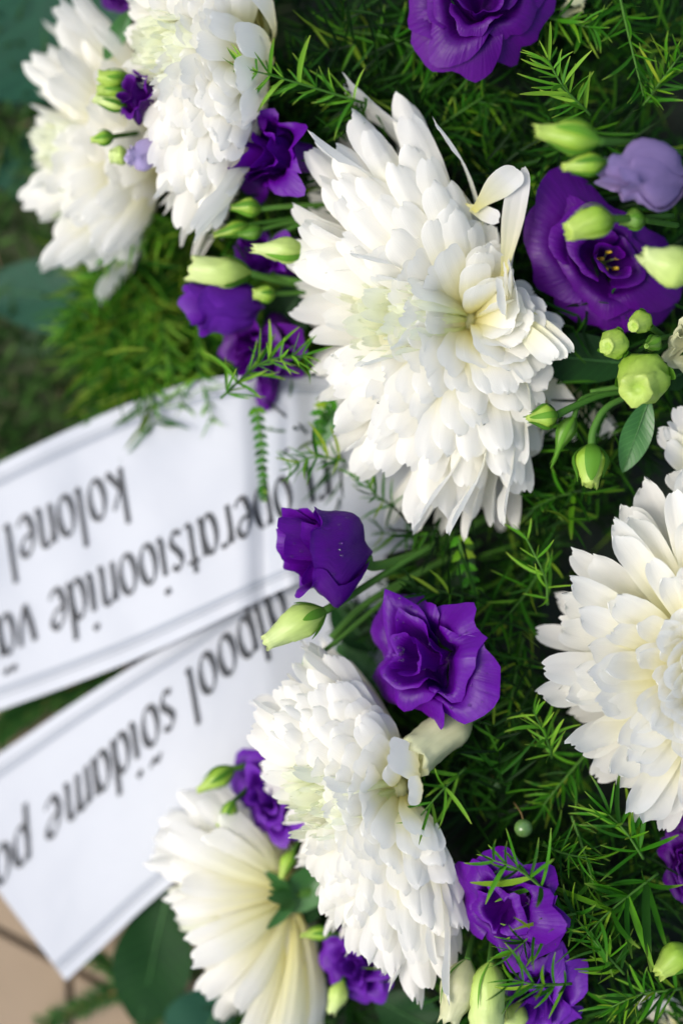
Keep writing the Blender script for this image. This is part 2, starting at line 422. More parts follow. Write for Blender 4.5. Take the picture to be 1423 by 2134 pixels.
# single fern sprigs with their own leaves
def leaf_proto(k):
    V, F, uv = blades([(0, 0, 0, 1, 0, 0, 0, (-.12, 0, .1, .26, -.2, .05, -.28, .15)[k], (-.15, .05, .12, -.25, .2, 0, -.1, -.3)[k], 1, (.085, .075, .09, .07, .1, .065, .08, .095)[k], .5)], 6)
    V[:, 1:] *= 1
    return V, F, uv
PROTO = {}
for mk in ('fern', 'fern_bright'):
    PROTO[mk] = [mesh_from("needle_leaf", *leaf_proto(k), mat=M[mk]) for k in range(8)]
SPRIGS = [
 # x0,y0,z0, x1,y1,z1, nodes, per, leaf length, mat, label
 (760,215,-120, 500,140,-60, 8,5,105,'fern_bright', 'fern sprig with yellow tips reaching over the upper big white flower'),
 (700,60,-230, 900,130,-160, 8,5,100,'fern', 'fern sprig just left of the big violet bloom at the top'),
 (860,300,-230, 1010,200,-160, 8,5,90,'fern', 'fern sprig below the tip of the top violet bloom'),
 (1230,240,-60, 1140,120,-20, 7,5,110,'fern_bright', 'bright fern sprig above the pair of green buds at upper right'),
 (1340,220,-120, 1420,110,-60, 8,5,110,'fern', 'fern sprig at the upper right corner above the lilac bud'),
 (1290,-10,-100, 1340,200,-60, 8,3,90,'fern', 'long thin fern stem hanging down at the top right'),
 (1110,30,-150, 1250,60,-100, 7,5,100,'fern', 'fern sprig right beside the top violet bloom'),
 (1000,330,-240, 1130,400,-200, 8,5,80,'fern', 'fern sprig left of the large open violet bloom'),
 (1060,180,-240, 940,330,-200, 9,5,80,'fern', 'dark fern sprig in the middle of the upper fern bed'),
 (460,830,-170, 640,740,-110, 8,6,95,'fern_bright', 'light green fern sprig hanging over the upper ribbon below the violet flowers'),
 (1150,1150,-190, 1010,1330,-150, 7,4,100,'fern', 'fern sprig between the big middle flower and the right white flower'),
 (1230,1020,-200, 1110,1060,-160, 7,4,100,'fern', 'fern sprig below the hanging green bud'),
 (1140,1260,-120, 1090,1110,-90, 5,3,95,'fern_bright', 'small light fern tip left of the right white flower'),
 (1090,1330,-180, 1060,1490,-150, 7,5,85,'fern', 'fern sprig right beside the middle violet bloom'),
 (970,1600,-110, 860,1720,-60, 4,4,120,'fern_bright', 'fern sprig laid on the right rim of the lower middle white flower'),
 (1150,1580,-120, 1110,1480,-80, 5,5,90,'fern_bright', 'fresh fern tip standing below the middle violet bloom'),
 (1230,1560,-170, 1130,1680,-140, 8,5,90,'fern', 'fern sprig above the single green berry'),
 (1370,1820,-60, 1220,1950,-30, 5,7,150,'fern', 'star of long fern leaves near the right edge'),
 (1340,1790,-50, 1260,1690,-30, 4,6,140,'fern', 'fern sprig just below the right white flower'),
 (1140,1860,20, 1020,1790,60, 5,4,110,'fern', 'fern sprig lying across the lower violet bloom'),
 (1210,1900,-20, 1060,1990,30, 7,5,105,'fern', 'fern sprig crossing the foot of the lower violet bloom'),
 (1190,2050,30, 1060,2040,70, 6,4,110,'fern', 'fern sprig in front of the bloom at the bottom edge'),
 (1300,2030,-60, 1180,1890,-30, 8,6,100,'fern', 'dense fern sprig between the bottom bloom and the right edge'),
 (1420,2060,-80, 1270,2100,-50, 8,6,100,'fern', 'fern sprig in the bottom right corner'),
 (1190,1700,-100, 1240,1860,-60, 7,5,95,'fern', 'fern sprig right of the single green berry'),
 (1130,1760,-80, 1230,1790,-40, 6,5,85,'fern', 'fern sprig on the top of the lower violet bloom'),
 (250,480,-390, 190,430,-360, 6,7,120,'fern_bright', 'blurred light green fern sprig over the leftmost white flower'),
 (380,470,-400, 230,520,-350, 9,7,120,'fern_bright', 'blurred bright fern sprig under the upper white flowers'),
 (330,640,-430, 380,850,-380, 9,6,95,'fern_bright', 'blurred fern sprig fringing the upper edge of the ribbon'),
 (420,660,-400, 445,880,-350, 8,4,100,'fern_bright', 'fern sprig hanging down left of the violet buds onto the ribbon'),
 (300,600,-440, 320,850,-390, 9,6,100,'fern_bright', 'blurred bright fern sprig drooping over the ribbon edge, leftmost of the fringe'),
 (250,560,-470, 130,700,-440, 8,7,110,'fern_bright', 'blurred bright fern sprig spread over the grass below the leftmost flower'),
 (720,960,-200, 600,975,-190, 6,5,85,'fern', 'fern sprig over the ribbon at the lower left of the big middle flower'),
 (830,1060,-230, 760,1000,-200, 5,4,90,'fern', 'fern sprig beside the upright violet bloom under the big flower'),
 (920,1160,-260, 790,1110,-240, 5,4,80,'fern', 'short fern sprig under the lower petals of the big flower'),
 (700,2130,-330, 560,2140,-330, 6,5,80,'fern', 'fern sprig at the bottom edge beside the lowest white flower'),
]
for i, (x0, y0, z0, x1, y1, z1, nn, per, ll, mk, lab) in enumerate(SPRIGS):
    rs = np.random.RandomState(100 + i)
    path, sp = sprig_spec(P(x0, y0, z0), P(x1, y1, z1), (rs.normal(0, 12), rs.normal(0, 12), 15), nn, per, ll, 1, rs, up=.3)
    t = thing("fern_sprig", lab, "fern sprig", path[0], "single fern sprigs among the flowers")
    V, F, uv = tube(path, np.linspace(3.2, 1.4, len(path)), 6); baked("stem", V, F, M['stem'], t, uv)
    for row in sp:
        me = PROTO[mk][rs.randint(8)]; L = row[9] * rs.uniform(.6, 1.1)
        up = Vector((rs.normal(0, .5), rs.normal(0, .5), 1))
        inst("leaf", me, t, row[0:3], row[3:6], up, (L, L * rs.uniform(.85, 1.3), L))

# ---------------------------------------------------------------- chrysanthemums
def petal_proto(k, mat, seed, beta):
    rs = np.random.RandomState(seed * 31 + k)
    nt_, nv = 13, 9
    bend = beta + rs.uniform(-.12, .12); bend2 = rs.uniform(-.4, .5); tw = rs.uniform(-.28, .28); cup = rs.uniform(.18, .5)
    notch = rs.uniform(.0, .035); slant = rs.uniform(-.05, .05); sweep = rs.uniform(-.12, .12)
    TS = [0, .1, .22, .34, .46, .57, .67, .76, .84, .90, .95, .985, 1.0]
    V = []; uv = []; x = z = 0.0
    for i in range(nt_):
        t = TS[i]
        psi = bend * (t - .25) + bend2 * max(0, t - .6) ** 2 * 4
        if i: dt = TS[i] - TS[i - 1]; x += math.cos(psi) * dt; z += math.sin(psi) * dt
        s = min(1, t / .66); w = .24 + .76 * (s * s * (3 - 2 * s))
        if t > .76: w *= max(0.30, math.sqrt(max(0, 1 - ((t - .76) / .25) ** 2.8)))
        w *= .5
        c = cup * (1.5 - 1.0 * t) + (.25 if t > .8 else 0)
        for j in range(nv):
            v = -1 + 2 * j / (nv - 1)
            yy = w * v; zz = c * w * v * v * .9 + .075 * w * (1 - .5 * t) * math.cos(3 * PI * v)
            xx = x + (notch * (math.cos(2.2 * PI * v + slant * 20)) - slant * v) * max(0, t - .75) * 3
            a = tw * t; yr = yy * math.cos(a) - zz * math.sin(a); zr = yy * math.sin(a) + zz * math.cos(a)
            V.append((xx, (yr + sweep * .3 * t * t * 3), z / 1 * 1.0 + zr)); uv.append((t, .5 + .5 * v))
    V = np.array(V)
    e = math.atan2(z, x); ce, se = math.cos(e), math.sin(e); q = math.hypot(x, z)      # chord of the petal along x, length 1
    X = (V[:, 0] * ce + V[:, 2] * se) / q; Zz = (-V[:, 0] * se + V[:, 2] * ce) / q; V[:, 0] = X; V[:, 2] = Zz
    # width is stored in units of the petal width: y and the cup part scale apart from the bend
    return V, uv, nt_, nv
BETAS = (.15, .55, 1.0, 1.5, 2.0)
class PetalSet:
    def __init__(s, mat, seed, n=5, aspect=.2):
        s.b = []; s.me = []
        for bi, beta in enumerate(BETAS):
            row = []
            for k in range(n):
                V, uv, a, b = petal_proto(k + 10 * bi, mat, seed, beta)
                X = V[:, 0].reshape(a, b); Z = V[:, 2].reshape(a, b); Xc = X[:, b // 2][:, None].copy(); Zc = Z[:, b // 2][:, None].copy()
                V[:, 0] = (Xc + (X - Xc) * (.2 + .8 * (abs(X - Xc) < .04))).ravel()
                V[:, 1] *= aspect; V[:, 2] = (Zc + (Z - Zc) * aspect).ravel()
                row.append(mesh_from("petal", V, gridF(a, b), uv, True, mat))
            s.b.append(row); s.me += row[:3]
    def pick(s, beta, rs):
        i = int(np.clip(round(np.interp(beta, BETAS, range(len(BETAS))) + rs.normal(0, .35)), 0, len(BETAS) - 1))
        return s.b[i][rs.randint(len(s.b[i]))]
PW = PetalSet(M['mum'], 1, 6); PC = PetalSet(M['mum_cream'], 2, 4); PG = PetalSet(M['mum_green'], 3, 3)
def interp_ang(table, ang):
    a = [t[0] for t in table]; r = [t[1] for t in table]
    a2 = [a[-1] - 360] + a + [a[0] + 360]; r2 = [r[-1]] + r + [r[0]]
    return float(np.interp(ang % 360, a2, r2))
def outline(c, pts):
    t = []
    for (x, y) in pts:
        t.append((math.degrees(math.atan2(c[1] - y, x - c[0])) % 360, math.hypot(x - c[0], y - c[1])))
    return sorted(t)
def mum(label, c, z0, axis, pts, n, width, seed, thmax=108, pset=None, skip=110, zfac=.3, inner=.78, back=None, setback=45, roll=1.25, zcut=2.0, heart=40, hw=30, cover=0, Hd=190):
    rs = np.random.RandomState(seed); C = Pn(c[0], c[1], z0); k = (D - z0) / D
    tab = outline(c, pts); rm = np.mean([r for _, r in tab if r > skip])
    a, u, w = basis(axis)
    t = thing("chrysanthemum", label, "chrysanthemum", C, "white chrysanthemums in the arrangement")
    cth = math.cos(math.radians(thmax)); cnt = 0
    # receptacle
    V = []; nl, ns = 7, 12
    for i in range(nl):
        th = PI * (i + .3) / nl
        for j in range(ns):
            f = 2 * PI * j / ns
            V.append(C + 34 * (a * math.cos(th) * .8 + (u * math.cos(f) + w * math.sin(f)) * math.sin(th)))
    baked("receptacle", V, gridF(nl, ns, 0, True) + [tuple(range(ns)), tuple((nl - 1) * ns + q for q in range(ns))[::-1]], M['bud_cream'], t, [(.3, .5)] * len(V))
    for i in range(n):
        q = ((i + .5) / n) ** 1.12
        th = math.acos(1 - q * (1 - cth)); ph = i * 2.399963 + rs.normal(0, .12); th += rs.normal(0, .05)
        d = a * math.cos(th) + (u * math.cos(ph) + w * math.sin(ph)) * math.sin(th)
        h = math.hypot(d[0], d[1]); ang = math.degrees(math.atan2(d[1], d[0])) % 360
        Rr = interp_ang(tab, ang)
        if (Rr < skip and h > .25) or d[2] > zcut: continue
        if cover > 80 and d[2] > .28 and th > .45 and interp_ang(tab, ang) > skip * 1.4: continue
        big_ = roll > 1 and d[2] > .45 and th > .45
        if big_ and rs.rand() < .38: continue
        Rr = max(Rr, skip)
        L = (rm * (1 - h ** 2) * .9 + Rr * h ** 2) * k
        L *= inner + (1 - inner) * min(1, th / math.radians(65))
        L *= 1 - zfac * max(0, d[2]) ** 1.5
        L *= rs.uniform(.90, 1.12)
        if back and d[2] < 0: L *= back
        wd = width * (.62 + .38 * min(1, th / 1.0)) * rs.uniform(.85, 1.2) * (1.3 if big_ else 1)
        tip = C + d * L
        side_ = np.clip((th - .25) / .9, 0, 1)
        p0 = C + (d - a * np.dot(a, d)) * 22 - a * (20 + setback * side_) + rs.normal(0, 4, 3)
        ch = tip - p0; Lc = np.linalg.norm(ch); cn = ch / Lc
        face = np.array([0, 0, -1.0]) * np.clip(1 - a[2], 0, 1) * np.clip(d[2] + .6, 0, 1) * np.clip((th - .35) * 2, 0, 1) * (1.3 if cover else 0)
        Z = a + face; Z = Z - cn * np.dot(Z, cn) + rs.normal(0, .26 if zcut < 1 else .08, 3)
        ps = pset or PW
        if th < .3: ps = PG
        beta = .25 + .45 * side_ + roll * max(0, d[2]) * side_
        inst("petal", ps.pick(beta, rs), t, p0, ch, Z, (Lc, wd / .2, Lc * rs.uniform(.9, 1.05)))
        cnt += 1
    hc = C + a * rm * .8 * k; qn = 0
    for i in range(cover):       # the rows of shorter petals overlapping like scales over the flank
        for _ in range(60):
            qn += 1; ph = (qn * 137.508 + rs.normal(0, 3)) % 360; Rr = interp_ang(tab, ph)
            f = .22 + .77 * ((i + .5) / cover) ** .75
            if Rr < skip * 1.4 or (Rr < 260 and qn % 2): continue
            cx, cy = math.cos(math.radians(ph)), math.sin(math.radians(ph))
            tip = C + np.array([cx * Rr * f * k, cy * Rr * f * k, Hd * math.sqrt(max(0, 1 - f * f)) + rs.normal(0, 2)])
            if np.hypot(tip[0] - hc[0], tip[1] - hc[1]) < 95: continue
            break
        else: continue
        p0 = C + np.array([cx * 12, cy * 12, 10]) - a * 10; ch = tip - p0; Lc = np.linalg.norm(ch); cn = ch / Lc
        Z = np.array([0, 0, -1.0]) + a * .35 + rs.normal(0, .05, 3); Z = Z - cn * np.dot(Z, cn)
        inst("petal", (pset or PW).pick(rs.uniform(.35, .7), rs), t, p0, ch, Z, (Lc, width * (rs.uniform(.88, 1.08) if cover > 80 else rs.uniform(.9, 1.2)) / .2, Lc))
    for i in range(heart):
        th = .05 + .36 * math.sqrt((i + .5) / heart); ph = i * 2.399963 + 1
        d = a * math.cos(th) + (u * math.cos(ph) + w * math.sin(ph)) * math.sin(th)
        L = rm * k * inner * (1 - zfac * max(0, d[2]) ** 1.5) * rs.uniform(.93, 1.0) * (.86 + .3 * th)
        tip = C + d * L; p0 = C + (d - a * np.dot(a, d)) * 60; ch = tip - p0
        inst("petal", PG.pick(1.2, rs), t, p0, ch, a - norm(ch) * np.dot(a, norm(ch)) + rs.normal(0, .05, 3), (np.linalg.norm(ch), hw / .2, L * .8))
    return t, C
def solo_petals(t, C, rows, ps, seed):
    rs = np.random.RandomState(seed)
    for (x0, y0, z0, x1, y1, z1, wd, k) in rows:
        p0 = Pn(x0, y0, z0); p1 = Pn(x1, y1, z1); d = p1 - p0
        inst("petal", ps.me[k % len(ps.me)], t, p0, d, (rs.normal(0, .3), rs.normal(0, .3), 1), (np.linalg.norm(d), wd / .2, np.linalg.norm(d) * .8))

F1p = [(600,470),(606,400),(640,300),(690,270),(745,190),(800,230),(822,188),(890,235),(925,330),(950,420),(1000,450),(1045,520),(1060,600),(1120,620),(1190,740),(1150,770),(1120,900),(1090,980),(1095,1080),(1035,1115),(1000,1060),(940,1135),(900,1130),(830,1125),(800,1060),(740,1000),(680,940),(690,890),(660,850),(655,780),(640,680),(600,570)]
t1, C1 = mum("largest white chrysanthemum, in the middle, seen from its side with a pale green heart", (965, 668), -150, (-.80, -.02, .55), F1p, 185, 76, 5, 112, zfac=.42, cover=128, Hd=160, roll=.6)
solo_petals(t1, C1, [(985,440,-60, 1075,350,0, 62, 3), (1045,600,-80, 1088,352,-30, 50, 5), (960,425,-70, 1040,455,-60, 34, 7),
   (1045,640,-60, 1150,752,30, 46, 8), (1058,630,-60, 1170,748,20, 44, 9), (1070,622,-60, 1186,735,0, 44, 10), (1040,660,-80, 1100,790,-20, 46, 7), (1050,690,-80, 1098,880,-60, 50, 4), (1050,720,-90, 1082,960,-70, 46, 9), (1090,730,-160, 1200,870,-160, 50, 1),
   (1100,760,-170, 1105,955,-150, 60, 6), (1120,760,-200, 1180,920,-190, 66, 8), (1180,800,-230, 1275,905,-230, 50, 10), (1090,780,-190, 1150,900,-190, 60, 11)], PW, 3)
F2p = [(258,90),(262,30),(275,-60),(330,-190),(450,-260),(545,-180),(535,-40),(530,130),(532,250),(500,400),(440,505),(385,490),(345,430),(305,375),(300,290),(270,230),(262,140)]
mum("white chrysanthemum cut by the top edge, facing left above the violet bloom", (498, 110), -190, (-.88, -.03, .42), F2p, 185, 68, 6, 98, skip=190, cover=108, Hd=150, roll=.6, zfac=.35)
F0p = [(120,30),(95,70),(48,150),(80,200),(58,232),(45,300),(60,380),(42,440),(100,475),(100,560),(170,570),(200,590),(270,600),(285,500),(285,330),(270,150),(200,20)]
mum("blurred white chrysanthemum farthest left at the top, behind the green bud tips", (265, 310), -380, (-.94, .0, .2), F0p, 170, 58, 8, 96, PW, skip=110, cover=34, Hd=70, zfac=.5)
F3p = [(1115,1468),(1118,1400),(1125,1330),(1150,1310),(1120,1225),(1150,1180),(1225,1135),(1180,1052),(1230,1050),(1250,1005),(1310,965),(1375,860),(1423,850),(1500,900),(1700,1050),(1790,1400),(1680,1680),(1500,1760),(1345,1745),(1330,1700),(1270,1715),(1240,1640),(1170,1620),(1150,1540)]
F3p = [(x + 32, y) for x, y in F3p]
mum("white chrysanthemum at the right edge, facing the viewer with a yellow-green heart", (1490, 1400), -90, (-.22, .0, .97), F3p, 235, 63, 9, 84, zfac=.72, inner=.8, setback=0, roll=.1, heart=50, hw=34)
F4p = [(655,1335),(700,1360),(770,1430),(815,1540),(845,1620),(875,1700),(905,1745),(955,1850),(990,1990),(950,1960),(915,2100),(880,2080),(860,2095),(800,2040),(745,2030),(715,1950),(660,1890),(640,1820),(600,1720),(560,1680),(520,1570),(520,1500),(560,1440),(525,1430),(600,1390)]
t4, C4 = mum("white chrysanthemum in the lower middle, grey-tipped petals facing left, beside the violet bloom", (822, 1640), -130, (-.88, -.05, .44), F4p, 180, 68, 10, 98, skip=125, cover=108, Hd=150, roll=.6, setback=25, zfac=.4)
F5p = [(470,1640),(400,1650),(330,1690),(295,1755),(310,1830),(305,1900),(345,1940),(380,2010),(410,2050),(470,2110),(480,2200),(560,2290),(650,2250),(665,2100),(655,1980),(600,1880),(575,1780),(530,1700)]
t5, C5 = mum("lowest white chrysanthemum, seen from behind with its green calyx showing", (592, 1862), -330, (-.93, -.12, -.12), F5p, 150, 60, 12, 104, PW, skip=100, cover=46, Hd=40, zfac=.25, zcut=.5, setback=0, roll=.3, heart=0)
# calyx of the lowest flower
rs = np.random.RandomState(4)
for k in range(13):
    an = rs.normal(0, .15) + k / 13 * 2 * PI; d = norm(np.array([-.5, 0, .35]) + np.array([0, math.cos(an), math.sin(an)]) * .9)
    V, F, uv = blades([(*(C5 + np.array([22, 0, 50])), *d, -.3, 0, 0, rs.uniform(40, 85), rs.uniform(16, 30), .5)], 5)
    baked("sepal", V, F, M['leaf_mid'], t5, uv)
V, F, uv = tube(bez([C5 + np.array([10, 0, 10]), C5 + np.array([60, 10, 20]), C5 + np.array([160, 20, -60])], 10), 14, 8); baked("stem", V, F, M['stem'], t5, uv)

# ---------------------------------------------------------------- lisianthus blooms
def bloom(label, c, z0, axis, Rr, H, openness, seed, mat, pts=None, layers=((1, 5, 115), (.74, 4, 120), (.5, 3, 140), (.3, 2, 170)),
          ruffle=.09, curl=.25, wscale=1.0, stamen=False, cat="lisianthus", name="lisianthus_bloom", squash=1.0):
    rs = np.random.RandomState(seed); C = Pn(c[0], c[1], z0); a, u, w = basis(axis); k_ = (D - z0) / D
    t = thing(name, label, cat, C, "violet lisianthus blooms and opening buds")
    C0 = C; C = C - a * H * .5
    PV = []
    nt_, nv = 15, 19
    for li, (fr, n, span) in enumerate(layers):
        for k in range(n):
            phc = 2 * PI * (k + .5 * li + rs.uniform(-.12, .12)) / n + seed
            spn = math.radians(span) * rs.uniform(.9, 1.1) * wscale
            op = openness * (1 if li == 0 else (.8, .55, .3, .2)[min(3, li - 1)]) * rs.uniform(.85, 1.15)
            p1, p2, p3 = rs.uniform(0, 6.3, 3); rf = ruffle * rs.uniform(.7, 1.5)
            tilt = rs.uniform(-.1, .1); vlist = []; hs = H * (1 + .06 * li) * rs.uniform(.92, 1.06); cu = curl * rs.uniform(.3, 1.5)
            for i in range(nt_):
                tt0 = i / (nt_ - 1)
                for j in range(nv):
                    v = -1 + 2 * j / (nv - 1)
                    tt = tt0 * (1 - .16 * abs(v) ** 3 + .025 * math.sin(5 * v + p3) + .012 * math.sin(13 * v + p1))
                    cupr = math.sin(min(1, tt * 1.25) * PI / 2) ** .8 * (.62 - .12 * max(0, tt - .6))
                    openr = tt ** 1.25 * 1.0
                    r = Rr * fr * (cupr * (1 - op) + openr * op)
                    h = hs * (tt * (1 - op * .25) - op * .62 * tt ** 3)
                    az = phc + v * spn / 2 * (.35 + .65 * min(1, tt * 1.6))
                    r *= 1 + .07 * v
                    rip = rf * Rr * fr * tt ** 3
                    r += rip * math.sin(4.5 * v + p1) + rip * .22 * math.sin(9 * v + p2)
                    h += rip * .9 * math.cos(5.5 * v + p2) + rip * .12 * math.sin(12 * v + p3)
                    q = max(0, tt - .72) / .28
                    r += cu * Rr * fr * q * q * (.7 + .3 * math.sin(3 * v + p3)); h -= cu * .55 * Rr * fr * q ** 3
                    vlist.append(C + a * h + (u * math.cos(az) + w * math.sin(az) * squash) * r)
            PV.append(np.array(vlist))
    if pts is not None:      # stretch the bloom to its own irregular outline
        tab = outline(c, pts); allv = np.concatenate(PV); q = allv - C0
        # as seen in the picture
        kk = D / (D - allv[:, 2]); px = allv[:, 0] * kk - C0[0] / k_; py = allv[:, 1] * kk - C0[1] / k_
        ang = np.degrees(np.arctan2(py, px)) % 360; rad = np.hypot(px, py)
        bins = np.zeros(36)
        for b in range(36):
            s_ = (np.abs((ang - b * 10 + 180) % 360 - 180) < 14); bins[b] = rad[s_].max() if s_.any() else 1e-3
        bins = np.maximum(bins, 15)
        tt = np.array([interp_ang(tab, b * 10) for b in range(36)]); ratio = tt / bins
        for vi, vv in enumerate(PV):
            kk = D / (D - vv[:, 2]); px = vv[:, 0] * kk - C0[0] / k_; py = vv[:, 1] * kk - C0[1] / k_
            ang = np.degrees(np.arctan2(py, px)) % 360
            s = np.interp(ang, np.arange(0, 361, 10), np.append(ratio, ratio[0]))
            vv[:, 0] = C0[0] + (vv[:, 0] - C0[0]) * s; vv[:, 1] = C0[1] + (vv[:, 1] - C0[1]) * s
    uvp = [(i / (nt_ - 1), j / (nv - 1)) for i in range(nt_) for j in range(nv)]
    for vv in PV:
        baked("petal", vv, gridF(nt_, nv), mat, t, uvp)
    if stamen:
        for k in range(5):
            an = k * 1.256 + .4; p0 = C + a * H * .15; p1 = C + a * H * .5 + (u * math.cos(an) + w * math.sin(an)) * Rr * .12
            V, F, uv = tube(bez([p0, (p0 + p1) / 2, p1], 5), 2, 5); s_ = baked("stamen", V, F, M['bud_pale'], t, uv)
            V, F, uv = tube([p1, p1 + a * 14 + u * 6], [5, 4], 6); baked("anther", V, F, M['yellow'], s_, uv)
    bloom.pv = PV
    return t, C
PU, PD, PB = M['purple'], M['purple_dark'], M['purple_blue']
bloom("large violet bloom hanging into the picture from the top edge", (1000, 20), -60, (-.05, .15, .95), 165, 150, .75, 1, PD,
      [(845,0),(850,60),(880,135),(945,172),(1050,140),(1105,105),(1165,0),(1150,-110),(1000,-180),(870,-110)], layers=((1, 4, 125), (.8, 3, 150), (.55, 2, 165), (.3, 2, 170)), ruffle=.05, curl=.3)
bloom("violet bloom with many upright folded petals between the two upper big white flowers", (570, 330), -170, (-.75, .0, .6), 115, 170, .35, 2, PU,
      [(465,330),(480,258),(530,235),(560,222),(620,235),(650,290),(655,400),(600,415),(550,425),(500,400),(478,385)], ruffle=.14)
bloom("large open deep violet bloom at the upper right with a yellow stamen in its heart", (1265, 545), -110, (.12, -.05, .98), 170, 140, .72, 3, PD,
      [(1090,500),(1100,400),(1150,345),(1220,365),(1280,430),(1360,470),(1420,560),(1420,640),(1340,690),(1250,692),(1160,640),(1110,585)], layers=((1, 4, 125), (.8, 3, 150), (.55, 2, 165), (.3, 2, 170)), ruffle=.05, curl=.3, stamen=True)
bloom("faded lilac half-closed bud at the right edge above the open violet bloom", (1345, 378), 150, (-.93, -.1, .25), 70, 190, .04, 4, M['lilac'],
      [(1222,372),(1270,315),(1310,285),(1370,285),(1430,320),(1440,410),(1385,445),(1340,430),(1270,395)], layers=((1, 4, 140), (.7, 3, 150)), ruffle=.16, curl=.1)
bloom("small violet bloom behind the pale bud left of the big middle flower", (565, 535), -260, (-.8, -.1, .4), 70, 110, .35, 5, PU,
      [(488,510),(500,470),(560,480),(640,500),(640,570),(560,575),(520,580)], ruffle=.14)
bloom("blue-violet closed bud just under the pale green bud left of centre", (490, 637), -210, (-.95, .0, .25), 62, 150, .12, 6, PB,
      [(365,630),(385,590),(440,575),(500,590),(545,605),(550,660),(500,688),(400,692),(395,665)], layers=((1, 4, 140), (.8, 3, 160)), ruffle=.06, curl=.15)
bloom("dark drooping violet bloom behind the light fern sprig", (550, 735), -270, (-.5, -.6, .45), 95, 130, .5, 7, PD,
      [(445,710),(480,690),(540,655),(600,650),(640,720),(640,780),(590,800),(560,880),(540,870),(530,800),(470,760)], ruffle=.15)
t8, C8 = bloom("upright violet tulip-shaped bloom standing over the ribbon in the middle", (700, 1145), -60, (-.97, .06, .2), 105, 150, .10, 8, PU,
      [(572,1110),(590,1060),(570,1040),(590,1035),(620,1065),(690,1052),(735,1065),(768,1120),(770,1190),(740,1225),(700,1282),(670,1255),(620,1252),(595,1190)],
      layers=((1, 4, 135), (.8, 3, 150), (.5, 2, 160)), ruffle=.08, curl=.2)
PV8 = bloom.pv
t9, C9 = bloom("wide open violet bloom in the centre with water drops on its petals", (890, 1375), -40, (-.62, .12, .76), 150, 170, .5, 9, PU,
      [(765,1400),(800,1370),(768,1320),(790,1265),(830,1260),(805,1215),(840,1205),(885,1250),(960,1240),(1010,1275),(1030,1350),(1040,1450),(1030,1500),(935,1530),(880,1485),(820,1480),(785,1445)],
      layers=((1, 4, 120), (.84, 3, 130), (.6, 2, 150), (.34, 2, 170)), ruffle=.085, curl=.35)
def droplets(t, PV, n, seed):
    rs = np.random.RandomState(seed); A = np.concatenate(PV); V = []; F = []
    for _ in range(n):
        for _try in range(40):
            k = rs.randint(len(PV)); p = PV[k][rs.randint(7, 14) * 19 + rs.randint(2, 17)]
            near = np.hypot(A[:, 0] - p[0], A[:, 1] - p[1]) < 13
            if A[near][:, 2].max() < p[2] + 6: break
        r_ = rs.uniform(1.6, 4.2); v, f, _u = ball(p + np.array([0, 0, r_ * .35]), r_, 7, 10, sq=.7); o = len(V)
        V += v; F += [tuple(o + q for q in ff) for ff in f]
    ob = baked("water_drops", V, F, M['drop'], t); ob['kind'] = 'stuff'
droplets(t9, bloom.pv, 46, 5); droplets(t8, PV8, 14, 6)
bloom("violet bloom peeking out left behind the lower middle white flower", (560, 1660), -270, (-.5, .1, .8), 85, 110, .5, 10, PB,
      [(480,1600),(490,1548),(560,1550),(620,1620),(630,1760),(600,1775),(550,1750),(510,1690)], ruffle=.12)
bloom("long ragged violet bloom at the lower right behind the white petals", (1045, 1890), -15, (-.55, -.1, .8), 120, 130, .5, 11, PU,
      [(938,1825),(970,1760),(1030,1755),(1080,1780),(1140,1790),(1190,1880),(1180,1960),(1130,2010),(1070,2030),(1000,1960),(960,1890)], layers=((1, 3, 130), (.8, 3, 120), (.5, 2, 160)), ruffle=.10, curl=.4)
bloom("blue-violet ruffled bloom at the bottom edge beside the green bud", (1120, 2075), -100, (-.3, -.5, .8), 90, 100, .5, 12, PB,
      [(1042,2080),(1070,2030),(1120,2000),(1180,1965),(1215,1975),(1225,2060),(1190,2150),(1110,2170),(1050,2140)], ruffle=.14)
bloom("small violet bloom at the bottom between two white flowers", (745, 2010), -250, (-.4, .0, .8), 80, 100, .5, 13, PB,
      [(660,1970),(690,1925),(750,1920),(820,1980),(825,2050),(790,2100),(730,2080),(680,2030)], ruffle=.14)
bloom("violet bloom cut by the right edge under the right white flower", (1430, 1795), -120, (-.2, .1, .9), 75, 90, .5, 14, PD,
      [(1368,1745),(1400,1710),(1450,1690),(1490,1790),(1450,1900),(1400,1870),(1385,1800)], ruffle=.08)
bloom("violet bud squeezed between the two white flowers at top left", (281, 203), -150, (-.6, .3, .6), 55, 80, .3, 15, PD,
      [(254,180),(268,145),(300,150),(306,240),(296,268),(264,250)], layers=((1, 4, 130), (.6, 3, 150)))
bloom("scrap of violet bloom at the very top left of the picture", (245, -8), -330, (-.2, -.2, .8), 50, 60, .5, 16, PD,
      [(208,0),(215,-40),(280,-50),(290,5),(250,32),(225,22)], layers=((1, 4, 130), (.6, 3, 150)))
bloom("pale lilac bud tip between the two upper left white flowers", (288, 325), -150, (-.9, .0, .3), 32, 60, .15, 17, M['lilac_pale'],
      [(258,325),(275,300),(320,290),(330,345),(290,358)], layers=((1, 3, 150), (.7, 2, 170)))

